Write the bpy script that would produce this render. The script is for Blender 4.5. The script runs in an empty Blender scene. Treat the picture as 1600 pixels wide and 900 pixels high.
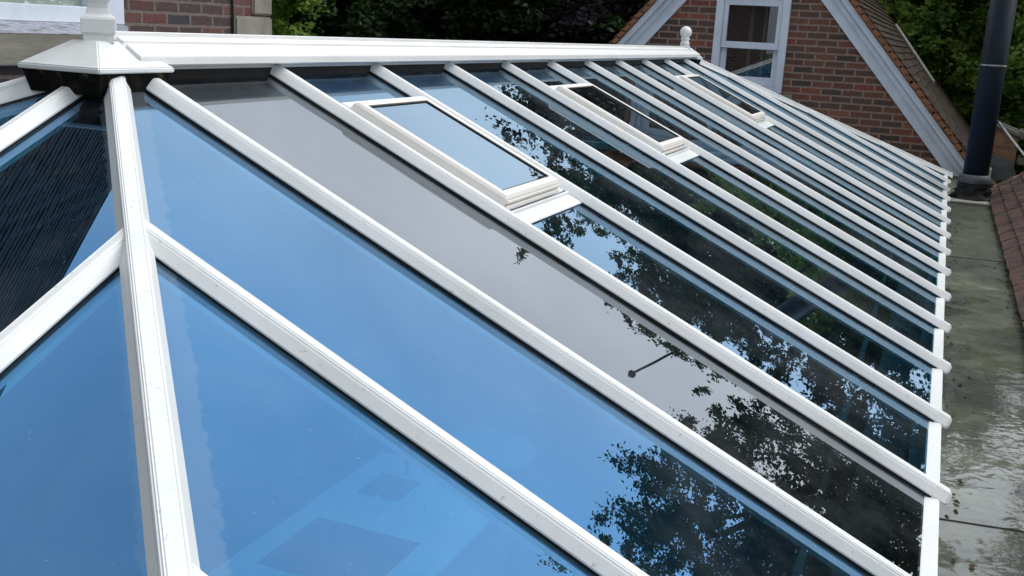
import bpy, math, random
import numpy as np
from mathutils import Vector, Matrix
R = math.radians
SC = bpy.context.scene
COL = SC.collection

# ------------------------------------------------------------------ camera
CAMLOC = Vector((2.1409861, -2.28527042, 0.12195283))
M = ((0.92107393, 0.3859083, 0.05193845), (-0.14094662, 0.20608176, 0.96833071), (0.36298329, -0.89922472, 0.244209))
cam_d = bpy.data.cameras.new('camera'); cam = bpy.data.objects.new('camera', cam_d); COL.objects.link(cam)
rot = Matrix(M).transposed()
cam.matrix_world = Matrix.Translation(CAMLOC) @ rot.to_4x4()
cam_d.sensor_width = 36; cam_d.lens = 35.96; cam_d.clip_start = 0.05; cam_d.clip_end = 3000
SC.camera = cam

# ------------------------------------------------------------------ world and sun (bright overcast)
w = bpy.data.worlds.new('World'); SC.world = w; w.use_nodes = True
nt = w.node_tree; nt.nodes.clear()
out = nt.nodes.new('ShaderNodeOutputWorld'); bg = nt.nodes.new('ShaderNodeBackground')
sky = nt.nodes.new('ShaderNodeTexSky'); sky.sky_type = 'NISHITA'; sky.sun_disc = False
sky.sun_elevation = R(52); sky.sun_rotation = R(55); sky.air_density = 1.2; sky.dust_density = 4.0; sky.ozone_density = 1.0
tc = nt.nodes.new('ShaderNodeTexCoord')
mp = nt.nodes.new('ShaderNodeMapping'); mp.inputs['Scale'].default_value = (1.2, 1.2, 2.6)
nz = nt.nodes.new('ShaderNodeTexNoise'); nz.inputs['Scale'].default_value = 1.3; nz.inputs['Detail'].default_value = 5
nz.inputs['Roughness'].default_value = 0.5
cr = nt.nodes.new('ShaderNodeValToRGB')
cr.color_ramp.elements[0].position = 0.30; cr.color_ramp.elements[0].color = (7.4, 8.0, 9.0, 1)
cr.color_ramp.elements[1].position = 0.72; cr.color_ramp.elements[1].color = (13.6, 13.7, 13.8, 1)
mx = nt.nodes.new('ShaderNodeMix'); mx.data_type = 'RGBA'; mx.inputs[0].default_value = 0.80   # cloud cover over the sky
nt.links.new(tc.outputs['Generated'], mp.inputs[0]); nt.links.new(mp.outputs[0], nz.inputs['Vector'])
nt.links.new(nz.outputs[0], cr.inputs[0])
sz = nt.nodes.new('ShaderNodeSeparateXYZ'); nt.links.new(tc.outputs['Generated'], sz.inputs[0])
zr = nt.nodes.new('ShaderNodeMapRange'); nt.links.new(sz.outputs['Z'], zr.inputs[0])       # cloud deck glows towards the horizon
zr.inputs[1].default_value = 0.35; zr.inputs[2].default_value = 0.80; zr.inputs[3].default_value = 1.22; zr.inputs[4].default_value = 0.95
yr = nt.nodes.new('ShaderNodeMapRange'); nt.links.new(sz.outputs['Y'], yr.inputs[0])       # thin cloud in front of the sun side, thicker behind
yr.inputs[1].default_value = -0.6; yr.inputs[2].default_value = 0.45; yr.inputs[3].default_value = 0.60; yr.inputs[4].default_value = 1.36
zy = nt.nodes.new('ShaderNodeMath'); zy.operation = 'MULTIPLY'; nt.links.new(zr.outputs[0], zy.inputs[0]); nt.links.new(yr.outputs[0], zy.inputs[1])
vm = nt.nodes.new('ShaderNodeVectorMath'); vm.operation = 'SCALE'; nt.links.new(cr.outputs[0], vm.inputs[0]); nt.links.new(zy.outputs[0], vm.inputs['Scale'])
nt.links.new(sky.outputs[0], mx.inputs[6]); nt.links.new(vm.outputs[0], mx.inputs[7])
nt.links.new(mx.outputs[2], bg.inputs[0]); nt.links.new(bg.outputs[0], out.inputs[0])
bg.inputs[1].default_value = 0.092
sd = bpy.data.lights.new('sun', 'SUN'); sd.energy = 2.0; sd.angle = R(48); sd.color = (1, 0.98, 0.95)
so = bpy.data.objects.new('sun', sd); COL.objects.link(so)
el, az = R(52), R(55)       # azimuth from +Y towards +X
dirv = Vector((math.sin(az)*math.cos(el), math.cos(az)*math.cos(el), math.sin(el)))
so.rotation_euler = dirv.to_track_quat('Z', 'Y').to_euler()
SC.view_settings.view_transform = 'Standard'; SC.view_settings.look = 'None'
SC.view_settings.exposure = 0.14; SC.view_settings.gamma = 1.0; SC.view_settings.use_curve_mapping = False
SC.render.engine = 'CYCLES'
SC.cycles.max_bounces = 10; SC.cycles.transparent_max_bounces = 24; SC.cycles.glossy_bounces = 5
SC.cycles.use_denoising = True

# ------------------------------------------------------------------ material helpers
def newmat(name):
    m = bpy.data.materials.new(name); m.use_nodes = True
    n = m.node_tree; b = n.nodes['Principled BSDF']
    return m, n, b
def N(n, t, **kw):
    x = n.nodes.new(t)
    for k, v in kw.items():
        if k in x.inputs: x.inputs[k].default_value = v
        else: setattr(x, k, v)
    return x
def ramp(n, stops):
    r = n.nodes.new('ShaderNodeValToRGB'); e = r.color_ramp.elements
    while len(e) < len(stops): e.new(0.5)
    for i, (p, c) in enumerate(stops):
        e[i].position = p; e[i].color = (c[0], c[1], c[2], 1) if hasattr(c, '__len__') else (c, c, c, 1)
    return r
def coords(n, scale=(1, 1, 1), rotm=(0, 0, 0), loc=(0, 0, 0)):
    t = N(n, 'ShaderNodeTexCoord'); m = N(n, 'ShaderNodeMapping')
    m.inputs['Scale'].default_value = scale; m.inputs['Rotation'].default_value = rotm; m.inputs['Location'].default_value = loc
    n.links.new(t.outputs['Object'], m.inputs[0]); return m
def noisy(name, stops, scale=4, detail=6, rough=0.6, mscale=(1, 1, 1), bump=0.0, bscale=None, spec=0.5, rrange=None, nr=0.6):
    m, n, b = newmat(name); L = n.links
    mp = coords(n, mscale); nz = N(n, 'ShaderNodeTexNoise', Scale=scale, Detail=detail, Roughness=nr)
    L.new(mp.outputs[0], nz.inputs['Vector']); r = ramp(n, stops); L.new(nz.outputs[0], r.inputs[0])
    L.new(r.outputs[0], b.inputs['Base Color']); b.inputs['Roughness'].default_value = rough
    b.inputs['Specular IOR Level'].default_value = spec
    if rrange:
        rr = ramp(n, [(0.35, rrange[0]), (0.65, rrange[1])]); nz3 = N(n, 'ShaderNodeTexNoise', Scale=scale*1.7, Detail=4)
        L.new(mp.outputs[0], nz3.inputs['Vector']); L.new(nz3.outputs[0], rr.inputs[0]); L.new(rr.outputs[0], b.inputs['Roughness'])
    if bump:
        n2 = N(n, 'ShaderNodeTexNoise', Scale=bscale or scale*5, Detail=5); L.new(mp.outputs[0], n2.inputs['Vector'])
        bp = N(n, 'ShaderNodeBump', Strength=bump, Distance=0.01); L.new(n2.outputs[0], bp.inputs['Height']); L.new(bp.outputs[0], b.inputs['Normal'])
    return m

def upvc(name, base, dirt, dirt_amt=0.5, rough=0.28):
    """white extruded plastic: faint streaks and specks of grime"""
    m, n, b = newmat(name); L = n.links
    mp = coords(n); a = N(n, 'ShaderNodeTexNoise', Scale=3.0, Detail=7, Roughness=0.65); L.new(mp.outputs[0], a.inputs['Vector'])
    s = N(n, 'ShaderNodeTexNoise', Scale=70, Detail=3); L.new(mp.outputs[0], s.inputs['Vector'])
    r1 = ramp(n, [(0.42, 0.0), (0.75, 1.0)]); L.new(a.outputs[0], r1.inputs[0])
    r2 = ramp(n, [(0.66, 0.0), (0.74, 1.0)]); L.new(s.outputs[0], r2.inputs[0])
    mm = N(n, 'ShaderNodeMath', operation='MULTIPLY'); L.new(r1.outputs[0], mm.inputs[0]); mm.inputs[1].default_value = 0.22*dirt_amt
    m2 = N(n, 'ShaderNodeMath', operation='MULTIPLY_ADD'); L.new(r2.outputs[0], m2.inputs[0]); m2.inputs[1].default_value = 0.35*dirt_amt
    L.new(mm.outputs[0], m2.inputs[2])
    mx = N(n, 'ShaderNodeMix', data_type='RGBA'); L.new(m2.outputs[0], mx.inputs[0])
    mx.inputs[6].default_value = (*base, 1); mx.inputs[7].default_value = (*dirt, 1)
    L.new(mx.outputs[2], b.inputs['Base Color'])
    rr = N(n, 'ShaderNodeMapRange'); L.new(a.outputs[0], rr.inputs[0]); rr.inputs[3].default_value = rough-0.06; rr.inputs[4].default_value = rough+0.2
    L.new(rr.outputs[0], b.inputs['Roughness'])
    return m

def coated_glass(name, refl, refl_graze, trans, smear=0.5, wobble=0.06):
    """solar control glass: coloured mirror coating over a tinted see-through body"""
    m, n, b = newmat(name); L = n.links; n.nodes.remove(b)
    o = n.nodes['Material Output']
    lw = N(n, 'ShaderNodeLayerWeight', Blend=0.28)
    pw = ramp(n, [(0.30, 0.0), (0.62, 1.0)]); L.new(lw.outputs['Facing'], pw.inputs[0])
    cm = N(n, 'ShaderNodeMix', data_type='RGBA'); L.new(pw.outputs[0], cm.inputs[0])
    cm.inputs[6].default_value = (*refl, 1); cm.inputs[7].default_value = (*refl_graze, 1)
    mp = coords(n, (1, 1, 1))
    wob = N(n, 'ShaderNodeTexNoise', Scale=1.1, Detail=1.5); L.new(mp.outputs[0], wob.inputs['Vector'])
    bp = N(n, 'ShaderNodeBump', Strength=wobble, Distance=0.03); L.new(wob.outputs[0], bp.inputs['Height'])
    gl = N(n, 'ShaderNodeBsdfGlossy', Roughness=0.0); L.new(cm.outputs[2], gl.inputs['Color']); L.new(bp.outputs[0], gl.inputs['Normal'])
    tr = N(n, 'ShaderNodeBsdfTransparent'); tr.inputs[0].default_value = (*trans, 1)
    ad = N(n, 'ShaderNodeAddShader'); L.new(gl.outputs[0], ad.inputs[0]); L.new(tr.outputs[0], ad.inputs[1])
    # thin film of dust and dried rain marks
    d1 = N(n, 'ShaderNodeTexNoise', Scale=2.2, Detail=8, Roughness=0.7); L.new(mp.outputs[0], d1.inputs['Vector'])
    d2 = N(n, 'ShaderNodeTexNoise', Scale=120, Detail=2); L.new(mp.outputs[0], d2.inputs['Vector'])
    r1a = ramp(n, [(0.42, 0.003), (0.74, 0.055*smear)]); L.new(d1.outputs[0], r1a.inputs[0])
    # residue left along the near hip, with a ragged edge
    sx = N(n, 'ShaderNodeSeparateXYZ'); L.new(mp.outputs[0], sx.inputs[0])
    ax = N(n, 'ShaderNodeMath', operation='ABSOLUTE'); L.new(sx.outputs['X'], ax.inputs[0])
    ds = N(n, 'ShaderNodeMath', operation='ADD'); L.new(ax.outputs[0], ds.inputs[0]); L.new(sx.outputs['Y'], ds.inputs[1])
    d0 = N(n, 'ShaderNodeMath', operation='ABSOLUTE'); L.new(ds.outputs[0], d0.inputs[0])
    rg = N(n, 'ShaderNodeTexNoise', Scale=38, Detail=4, Roughness=0.6); L.new(mp.outputs[0], rg.inputs['Vector'])
    rg2 = N(n, 'ShaderNodeMath', operation='MULTIPLY_ADD'); L.new(rg.outputs[0], rg2.inputs[0]); rg2.inputs[1].default_value = 0.055; L.new(d0.outputs[0], rg2.inputs[2])
    rb = ramp(n, [(0.110, 0.075), (0.114, 0.0)]); L.new(rg2.outputs[0], rb.inputs[0])
    r1 = N(n, 'ShaderNodeMath', operation='ADD'); L.new(r1a.outputs[0], r1.inputs[0]); L.new(rb.outputs[0], r1.inputs[1])
    r2 = ramp(n, [(0.72, 0.0), (0.77, 0.22)]); L.new(d2.outputs[0], r2.inputs[0])
    sm = N(n, 'ShaderNodeMath', operation='ADD'); L.new(r1.outputs[0], sm.inputs[0]); L.new(r2.outputs[0], sm.inputs[1])
    df = N(n, 'ShaderNodeBsdfDiffuse'); df.inputs[0].default_value = (0.5, 0.55, 0.58, 1)
    mxs = N(n, 'ShaderNodeMixShader'); L.new(sm.outputs[0], mxs.inputs[0]); L.new(ad.outputs[0], mxs.inputs[1]); L.new(df.outputs[0], mxs.inputs[2])
    L.new(mxs.outputs[0], o.inputs[0])
    return m

def brick_mat(name, axis, loc=(0, 0, 0), bw=0.225, rh=0.075, mort=(0.29, 0.205, 0.165), stops=None, msize=0.011):
    m, n, b = newmat(name); L = n.links
    t = N(n, 'ShaderNodeTexCoord'); sx = N(n, 'ShaderNodeSeparateXYZ'); L.new(t.outputs['Object'], sx.inputs[0])
    cx = N(n, 'ShaderNodeCombineXYZ'); L.new(sx.outputs[axis], cx.inputs[0]); L.new(sx.outputs['Z'], cx.inputs[1])
    wn = N(n, 'ShaderNodeTexNoise', Scale=9, Detail=4); L.new(t.outputs['Object'], wn.inputs['Vector'])
    wv = N(n, 'ShaderNodeVectorMath', operation='MULTIPLY_ADD'); L.new(wn.outputs['Color'], wv.inputs[0])
    wv.inputs[1].default_value = (0.016, 0.014, 0); L.new(cx.outputs[0], wv.inputs[2])
    mp = N(n, 'ShaderNodeMapping'); mp.inputs['Location'].default_value = loc; L.new(wv.outputs[0], mp.inputs[0])
    br = N(n, 'ShaderNodeTexBrick', Scale=1.0); br.offset = 0.5
    br.inputs['Brick Width'].default_value = bw; br.inputs['Row Height'].default_value = rh
    br.inputs['Mortar Size'].default_value = msize; br.inputs['Mortar Smooth'].default_value = 0.25; br.inputs['Bias'].default_value = 0.0
    br.inputs['Color1'].default_value = (0, 0, 0, 1); br.inputs['Color2'].default_value = (1, 1, 1, 1); br.inputs['Mortar'].default_value = (0.5, 0.5, 0.5, 1)
    L.new(mp.outputs[0], br.inputs['Vector'])
    r = ramp(n, stops or [(0.0, (0.055, 0.040, 0.032)), (0.3, (0.110, 0.060, 0.041)), (0.55, (0.175, 0.068, 0.042)), (0.72, (0.088, 0.056, 0.041)), (0.88, (0.220, 0.055, 0.038)), (1.0, (0.225, 0.092, 0.046))])
    L.new(br.outputs['Color'], r.inputs[0])
    fn = N(n, 'ShaderNodeTexNoise', Scale=30, Detail=6, Roughness=0.7); L.new(t.outputs['Object'], fn.inputs['Vector'])
    fr = ramp(n, [(0.25, 0.6), (0.75, 1.45)]); L.new(fn.outputs[0], fr.inputs[0])
    mu = N(n, 'ShaderNodeMix', data_type='RGBA', blend_type='MULTIPLY'); mu.inputs[0].default_value = 1
    L.new(r.outputs[0], mu.inputs[6]); L.new(fr.outputs[0], mu.inputs[7])
    mo = N(n, 'ShaderNodeMix', data_type='RGBA'); L.new(br.outputs['Fac'], mo.inputs[0]); L.new(mu.outputs[2], mo.inputs[6])
    mn = ramp(n, [(0.3, tuple(c*0.65 for c in mort)), (0.7, tuple(c*1.15 for c in mort))]); L.new(fn.outputs[0], mn.inputs[0]); L.new(mn.outputs[0], mo.inputs[7])
    L.new(mo.outputs[2], b.inputs['Base Color']); b.inputs['Roughness'].default_value = 0.85
    hh = N(n, 'ShaderNodeMath', operation='MULTIPLY_ADD'); L.new(br.outputs['Fac'], hh.inputs[0]); hh.inputs[1].default_value = -1.0; L.new(fn.outputs[0], hh.inputs[2])
    bp = N(n, 'ShaderNodeBump', Strength=0.6, Distance=0.006); L.new(hh.outputs[0], bp.inputs['Height']); L.new(bp.outputs[0], b.inputs['Normal'])
    return m

MT = {}
MT['white'] = upvc('white_plastic', (0.725, 0.755, 0.765), (0.30, 0.33, 0.25), 1.35)
MT['white_warm'] = upvc('vent_plastic', (0.78, 0.765, 0.73), (0.42, 0.38, 0.30), 0.6)
MT['white_dirty'] = upvc('ridge_plastic', (0.76, 0.775, 0.775), (0.30, 0.28, 0.24), 1.0)
MT['paint_blue'] = upvc('white_gloss_paint', (0.68, 0.73, 0.80), (0.26, 0.28, 0.28), 1.4, 0.35)
MT['paint_peel'] = noisy('peeling_paint', [(0.35, (0.30, 0.30, 0.32)), (0.5, (0.50, 0.52, 0.60)), (0.7, (0.22, 0.20, 0.20))], 14, 8, 0.7, bump=0.6, mscale=(1, 0.4, 2))
MT['rubber'] = noisy('black_gasket', [(0.3, 0.006), (0.8, 0.012)], 30, 3, 0.55, spec=0.3)
MT['foam'] = noisy('mossy_black_foam', [(0.45, (0.005, 0.005, 0.005)), (0.60, (0.013, 0.014, 0.010)), (0.74, (0.060, 0.060, 0.035))], 26, 8, 0.95, bump=1.0, bscale=80, spec=0.1)
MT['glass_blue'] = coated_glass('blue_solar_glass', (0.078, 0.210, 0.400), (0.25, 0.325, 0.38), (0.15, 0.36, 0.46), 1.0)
MT['glass_blocking'] = coated_glass('light_blocking_glass', (0.070, 0.200, 0.380), (0.26, 0.335, 0.38), (0.02, 0.05, 0.07), 1.0)  # left slope only: transmission cut to shut out light and view beyond
MT['glass_grey'] = coated_glass('neutral_glass', (0.240, 0.257, 0.282), (0.30, 0.33, 0.355), (0.13, 0.14, 0.15), 1.2, 0.22)
MT['glass_vent'] = coated_glass('vent_glass', (0.150, 0.265, 0.42), (0.28, 0.35, 0.40), (0.08, 0.12, 0.14))
def window_glass(name, refl, trans):
    m, n, b = newmat(name); L = n.links; n.nodes.remove(b); o = n.nodes['Material Output']
    gl = N(n, 'ShaderNodeBsdfGlossy', Roughness=0.0); gl.inputs['Color'].default_value = (*refl, 1)
    tr = N(n, 'ShaderNodeBsdfTransparent'); tr.inputs[0].default_value = (*trans, 1)
    ad = N(n, 'ShaderNodeAddShader'); L.new(gl.outputs[0], ad.inputs[0]); L.new(tr.outputs[0], ad.inputs[1]); L.new(ad.outputs[0], o.inputs[0])
    return m
MT['pane'] = window_glass('window_glass', (0.13, 0.14, 0.15), (0.7, 0.75, 0.75))
MT['pane_bright'] = window_glass('window_glass_bright', (0.16, 0.18, 0.17), (0.8, 0.84, 0.82))
MT['brick_gable'] = brick_mat('gable_brick', 'X', (0.03, 0.02, 0))
MT['brick_house'] = brick_mat('house_brick', 'Y', (0.05, 0.03, 0), stops=[(0.0, (0.036, 0.033, 0.038)), (0.35, (0.075, 0.040, 0.034)), (0.6, (0.055, 0.037, 0.034)), (0.85, (0.115, 0.038, 0.032)), (1.0, (0.12, 0.06, 0.042))], mort=(0.17, 0.13, 0.11))
MT['brick_old'] = brick_mat('old_orange_brick', 'X', (0.0, 0.0, 0), 0.20, 0.06, (0.22, 0.19, 0.15), [(0.0, (0.16, 0.075, 0.045)), (0.5, (0.24, 0.11, 0.06)), (1.0, (0.30, 0.17, 0.10))], 0.008)
MT['stone'] = noisy('beige_stone', [(0.3, (0.18, 0.165, 0.13)), (0.7, (0.30, 0.275, 0.22))], 5, 8, 0.85, bump=0.4, spec=0.2)
MT['stone_wet'] = noisy('weathered_stone_sill', [(0.3, (0.13, 0.125, 0.10)), (0.7, (0.23, 0.21, 0.17))], 4, 8, 0.8, bump=0.4, spec=0.3, mscale=(1, 0.5, 2))
MT['flue'] = noisy('dark_navy_metal', [(0.3, (0.007, 0.012, 0.022)), (0.7, (0.013, 0.020, 0.034))], 5, 6, 0.5, mscale=(1, 1, 0.3), rrange=(0.45, 0.65), spec=0.2)
MT['steel'] = noisy('dull_steel', [(0.3, 0.30), (0.7, 0.50)], 20, 3, 0.4)
MT['steel'].node_tree.nodes['Principled BSDF'].inputs['Metallic'].default_value = 0.8
MT['lead'] = noisy('dark_lead', [(0.3, (0.035, 0.038, 0.045)), (0.7, (0.10, 0.105, 0.115))], 7, 7, 0.55, bump=0.5, bscale=14)
MT['mortar'] = noisy('pale_mortar', [(0.3, (0.20, 0.20, 0.17)), (0.7, (0.34, 0.34, 0.30))], 12, 6, 0.8, bump=0.6)
MT['terracotta_edge'] = noisy('orange_tile_edge', [(0.3, (0.13, 0.055, 0.030)), (0.52, (0.30, 0.120, 0.055)), (0.75, (0.15, 0.12, 0.07))], 11, 7, 0.85, bump=0.6)
MT['roofing_tile'] = None
MT['plaster'] = noisy('grey_plaster', [(0.3, 0.15), (0.7, 0.19)], 2, 3, 0.8)
MT['floor_in'] = noisy('grey_floor_tiles', [(0.3, (0.11, 0.115, 0.12)), (0.7, (0.15, 0.155, 0.16))], 2, 3, 0.4)
MT['worktop'] = noisy('white_worktop', [(0.3, 0.74), (0.7, 0.80)], 6, 4, 0.2)
MT['hob'] = noisy('black_hob_glass', [(0.3, 0.012), (0.7, 0.018)], 6, 2, 0.08)
MT['cabinet'] = noisy('pale_cabinet', [(0.3, (0.30, 0.32, 0.34)), (0.7, (0.34, 0.36, 0.38))], 3, 2, 0.4)
MT['pale_backing'] = noisy('reflection_backing', [(0.3, (0.30, 0.33, 0.30)), (0.7, (0.40, 0.43, 0.39))], 1.2, 3, 0.8, mscale=(1, 6, 1))  # grey-green tone stands in for sky and trees reflected in the glass
MT['bark'] = noisy('bark', [(0.3, (0.035, 0.028, 0.02)), (0.7, (0.09, 0.07, 0.05))], 6, 6, 0.9, bump=0.8, mscale=(1, 1, 0.3))
MT['grass'] = noisy('lawn', [(0.3, (0.025, 0.05, 0.015)), (0.7, (0.06, 0.10, 0.03))], 1.5, 8, 0.9)

def leafmat(name, stops, transl=0.25):
    m, n, b = newmat(name); L = n.links
    mp = coords(n); nz = N(n, 'ShaderNodeTexNoise', Scale=1.0, Detail=8, Roughness=0.78); L.new(mp.outputs[0], nz.inputs['Vector'])
    r = ramp(n, stops); L.new(nz.outputs[0], r.inputs[0]); L.new(r.outputs[0], b.inputs['Base Color'])
    b.inputs['Roughness'].default_value = 0.5; b.inputs['Specular IOR Level'].default_value = 0.3
    tl = N(n, 'ShaderNodeBsdfTranslucent'); L.new(r.outputs[0], tl.inputs[0])
    mx = N(n, 'ShaderNodeMixShader'); mx.inputs[0].default_value = transl
    L.new(b.outputs[0], mx.inputs[1]); L.new(tl.outputs[0], mx.inputs[2]); L.new(mx.outputs[0], n.nodes['Material Output'].inputs[0])
    return m
MT['leaf_lit'] = leafmat('fresh_green_leaves', [(0.34, (0.035, 0.085, 0.016)), (0.48, (0.14, 0.25, 0.045)), (0.62, (0.30, 0.41, 0.09))], 0.45)
MT['leaf_dark'] = leafmat('dark_evergreen_needles', [(0.35, (0.006, 0.016, 0.007)), (0.52, (0.024, 0.054, 0.018)), (0.66, (0.075, 0.125, 0.036))], 0.1)
MT['leaf_copper'] = leafmat('dark_copper_leaves', [(0.3, (0.010, 0.009, 0.014)), (0.7, (0.030, 0.022, 0.032))], 0.1)
MT['leaf_mid'] = leafmat('mid_green_leaves', [(0.3, (0.018, 0.050, 0.028)), (0.7, (0.070, 0.130, 0.062))], 0.3)

def tile_mat(name, axis_u, stops):
    """clay: colour changes from tile to tile and with lichen; the tiles themselves are modelled"""
    m, n, b = newmat(name); L = n.links
    oi = N(n, 'ShaderNodeTexCoord'); vo = N(n, 'ShaderNodeTexNoise', Scale=6.5, Detail=2); L.new(oi.outputs['Object'], vo.inputs['Vector'])
    r = ramp(n, stops); L.new(vo.outputs[0], r.inputs[0])
    nz = N(n, 'ShaderNodeTexNoise', Scale=30, Detail=8, Roughness=0.7); L.new(oi.outputs['Object'], nz.inputs['Vector'])
    fr = ramp(n, [(0.25, 0.55), (0.75, 1.5)]); L.new(nz.outputs[0], fr.inputs[0])
    mu = N(n, 'ShaderNodeMix', data_type='RGBA', blend_type='MULTIPLY'); mu.inputs[0].default_value = 1
    L.new(r.outputs[0], mu.inputs[6]); L.new(fr.outputs[0], mu.inputs[7]); L.new(mu.outputs[2], b.inputs['Base Color'])
    b.inputs['Roughness'].default_value = 0.8; b.inputs['Specular IOR Level'].default_value = 0.2
    bp = N(n, 'ShaderNodeBump', Strength=0.5, Distance=0.004); L.new(nz.outputs[0], bp.inputs['Height']); L.new(bp.outputs[0], b.inputs['Normal'])
    return m
MT['tile_red'] = tile_mat('purple_red_clay', 'Y', [(0.30, (0.026, 0.022, 0.020)), (0.45, (0.052, 0.036, 0.031)), (0.56, (0.095, 0.047, 0.038)), (0.68, (0.046, 0.039, 0.034))])
MT['tile_brown'] = tile_mat('brown_clay', 'Y', [(0.32, (0.026, 0.021, 0.018)), (0.5, (0.050, 0.038, 0.030)), (0.66, (0.088, 0.058, 0.038))])
MT['tile_slate'] = tile_mat('dark_house_tile', 'Y', [(0.30, (0.016, 0.015, 0.015)), (0.5, (0.028, 0.025, 0.024)), (0.7, (0.040, 0.034, 0.031))])

# wet flat roof: green-grey felt, puddles with fine ripples
def wet_roof():
    m, n, b = newmat('wet_grey_green_roofing'); L = n.links
    mp = coords(n)
    a = N(n, 'ShaderNodeTexNoise', Scale=1.9, Detail=9, Roughness=0.68); L.new(mp.outputs[0], a.inputs['Vector'])
    mp2 = coords(n, (1.0, 5.0, 1)); c = N(n, 'ShaderNodeTexNoise', Scale=2.2, Detail=6, Roughness=0.7); L.new(mp2.outputs[0], c.inputs['Vector'])
    r = ramp(n, [(0.33, (0.013, 0.017, 0.011)), (0.47, (0.034, 0.041, 0.023)), (0.58, (0.058, 0.066, 0.038)), (0.70, (0.12, 0.122, 0.092))]); L.new(a.outputs[0], r.inputs[0])
    r2 = ramp(n, [(0.3, 0.7), (0.6, 1.05), (0.74, 1.6)]); L.new(c.outputs[0], r2.inputs[0])
    mu = N(n, 'ShaderNodeMix', data_type='RGBA', blend_type='MULTIPLY'); mu.inputs[0].default_value = 1
    f1 = N(n, 'ShaderNodeTexNoise', Scale=16, Detail=8, Roughness=0.75); L.new(mp.outputs[0], f1.inputs['Vector'])
    r3 = ramp(n, [(0.30, 0.55), (0.5, 1.0), (0.70, 1.75)]); L.new(f1.outputs[0], r3.inputs[0])
    mu2 = N(n, 'ShaderNodeMix', data_type='RGBA', blend_type='MULTIPLY'); mu2.inputs[0].default_value = 1
    L.new(r.outputs[0], mu.inputs[6]); L.new(r2.outputs[0], mu.inputs[7]); L.new(mu.outputs[2], mu2.inputs[6]); L.new(r3.outputs[0], mu2.inputs[7]); L.new(mu2.outputs[2], b.inputs['Base Color'])
    # standing water collects towards the near end
    sx = N(n, 'ShaderNodeSeparateXYZ'); L.new(mp.outputs[0], sx.inputs[0])
    near = N(n, 'ShaderNodeMapRange'); L.new(sx.outputs['Y'], near.inputs[0]); near.inputs[1].default_value = 5.2; near.inputs[2].default_value = 1.0
    near.inputs[3].default_value = -0.12; near.inputs[4].default_value = 0.17
    p = N(n, 'ShaderNodeTexNoise', Scale=5.5, Detail=8, Roughness=0.68); L.new(mp.outputs[0], p.inputs['Vector'])
    s = N(n, 'ShaderNodeMath', operation='ADD'); L.new(p.outputs[0], s.inputs[0]); L.new(near.outputs[0], s.inputs[1])
    pm = ramp(n, [(0.52, 0.0), (0.57, 1.0)]); L.new(s.outputs[0], pm.inputs[0])
    b.inputs['Roughness'].default_value = 0.55
    b.inputs['Specular IOR Level'].default_value = 0.35
    bp = N(n, 'ShaderNodeBump', Strength=0.5, Distance=0.01); L.new(a.outputs[0], bp.inputs['Height']); L.new(bp.outputs[0], b.inputs['Normal'])
    # water film layer
    wvn = N(n, 'ShaderNodeTexWave', Scale=3.5, Distortion=18.0, Detail=4.0); wvn.inputs['Detail Scale'].default_value = 1.2
    mw = coords(n, (1, 1, 1), (0, 0, 0.9)); L.new(mw.outputs[0], wvn.inputs['Vector'])
    nn = N(n, 'ShaderNodeTexNoise', Scale=9, Detail=4); L.new(mp.outputs[0], nn.inputs['Vector'])
    ads = N(n, 'ShaderNodeMath', operation='MULTIPLY_ADD'); L.new(nn.outputs[0], ads.inputs[0]); ads.inputs[1].default_value = 1.0; wm = N(n, 'ShaderNodeMath', operation='MULTIPLY'); L.new(wvn.outputs['Fac'], wm.inputs[0]); wm.inputs[1].default_value = 0.12; L.new(wm.outputs[0], ads.inputs[2])
    bw = N(n, 'ShaderNodeBump', Strength=0.20, Distance=0.006); L.new(ads.outputs[0], bw.inputs['Height'])
    gl = N(n, 'ShaderNodeBsdfGlossy', Roughness=0.03); gl.inputs['Color'].default_value = (0.9, 0.93, 0.95, 1); L.new(bw.outputs[0], gl.inputs['Normal'])
    fz = N(n, 'ShaderNodeFresnel', IOR=1.45); L.new(bw.outputs[0], fz.inputs['Normal'])
    fm = N(n, 'ShaderNodeMath', operation='MULTIPLY'); L.new(fz.outputs[0], fm.inputs[0]); fm.inputs[1].default_value = 1.35
    f2 = N(n, 'ShaderNodeMath', operation='MULTIPLY'); f2.use_clamp = True; L.new(fm.outputs[0], f2.inputs[0]); L.new(pm.outputs[0], f2.inputs[1])
    mx = N(n, 'ShaderNodeMixShader'); L.new(f2.outputs[0], mx.inputs[0]); L.new(b.outputs[0], mx.inputs[1]); L.new(gl.outputs[0], mx.inputs[2])
    L.new(mx.outputs[0], n.nodes['Material Output'].inputs[0])
    return m
MT['wet'] = wet_roof()

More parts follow.
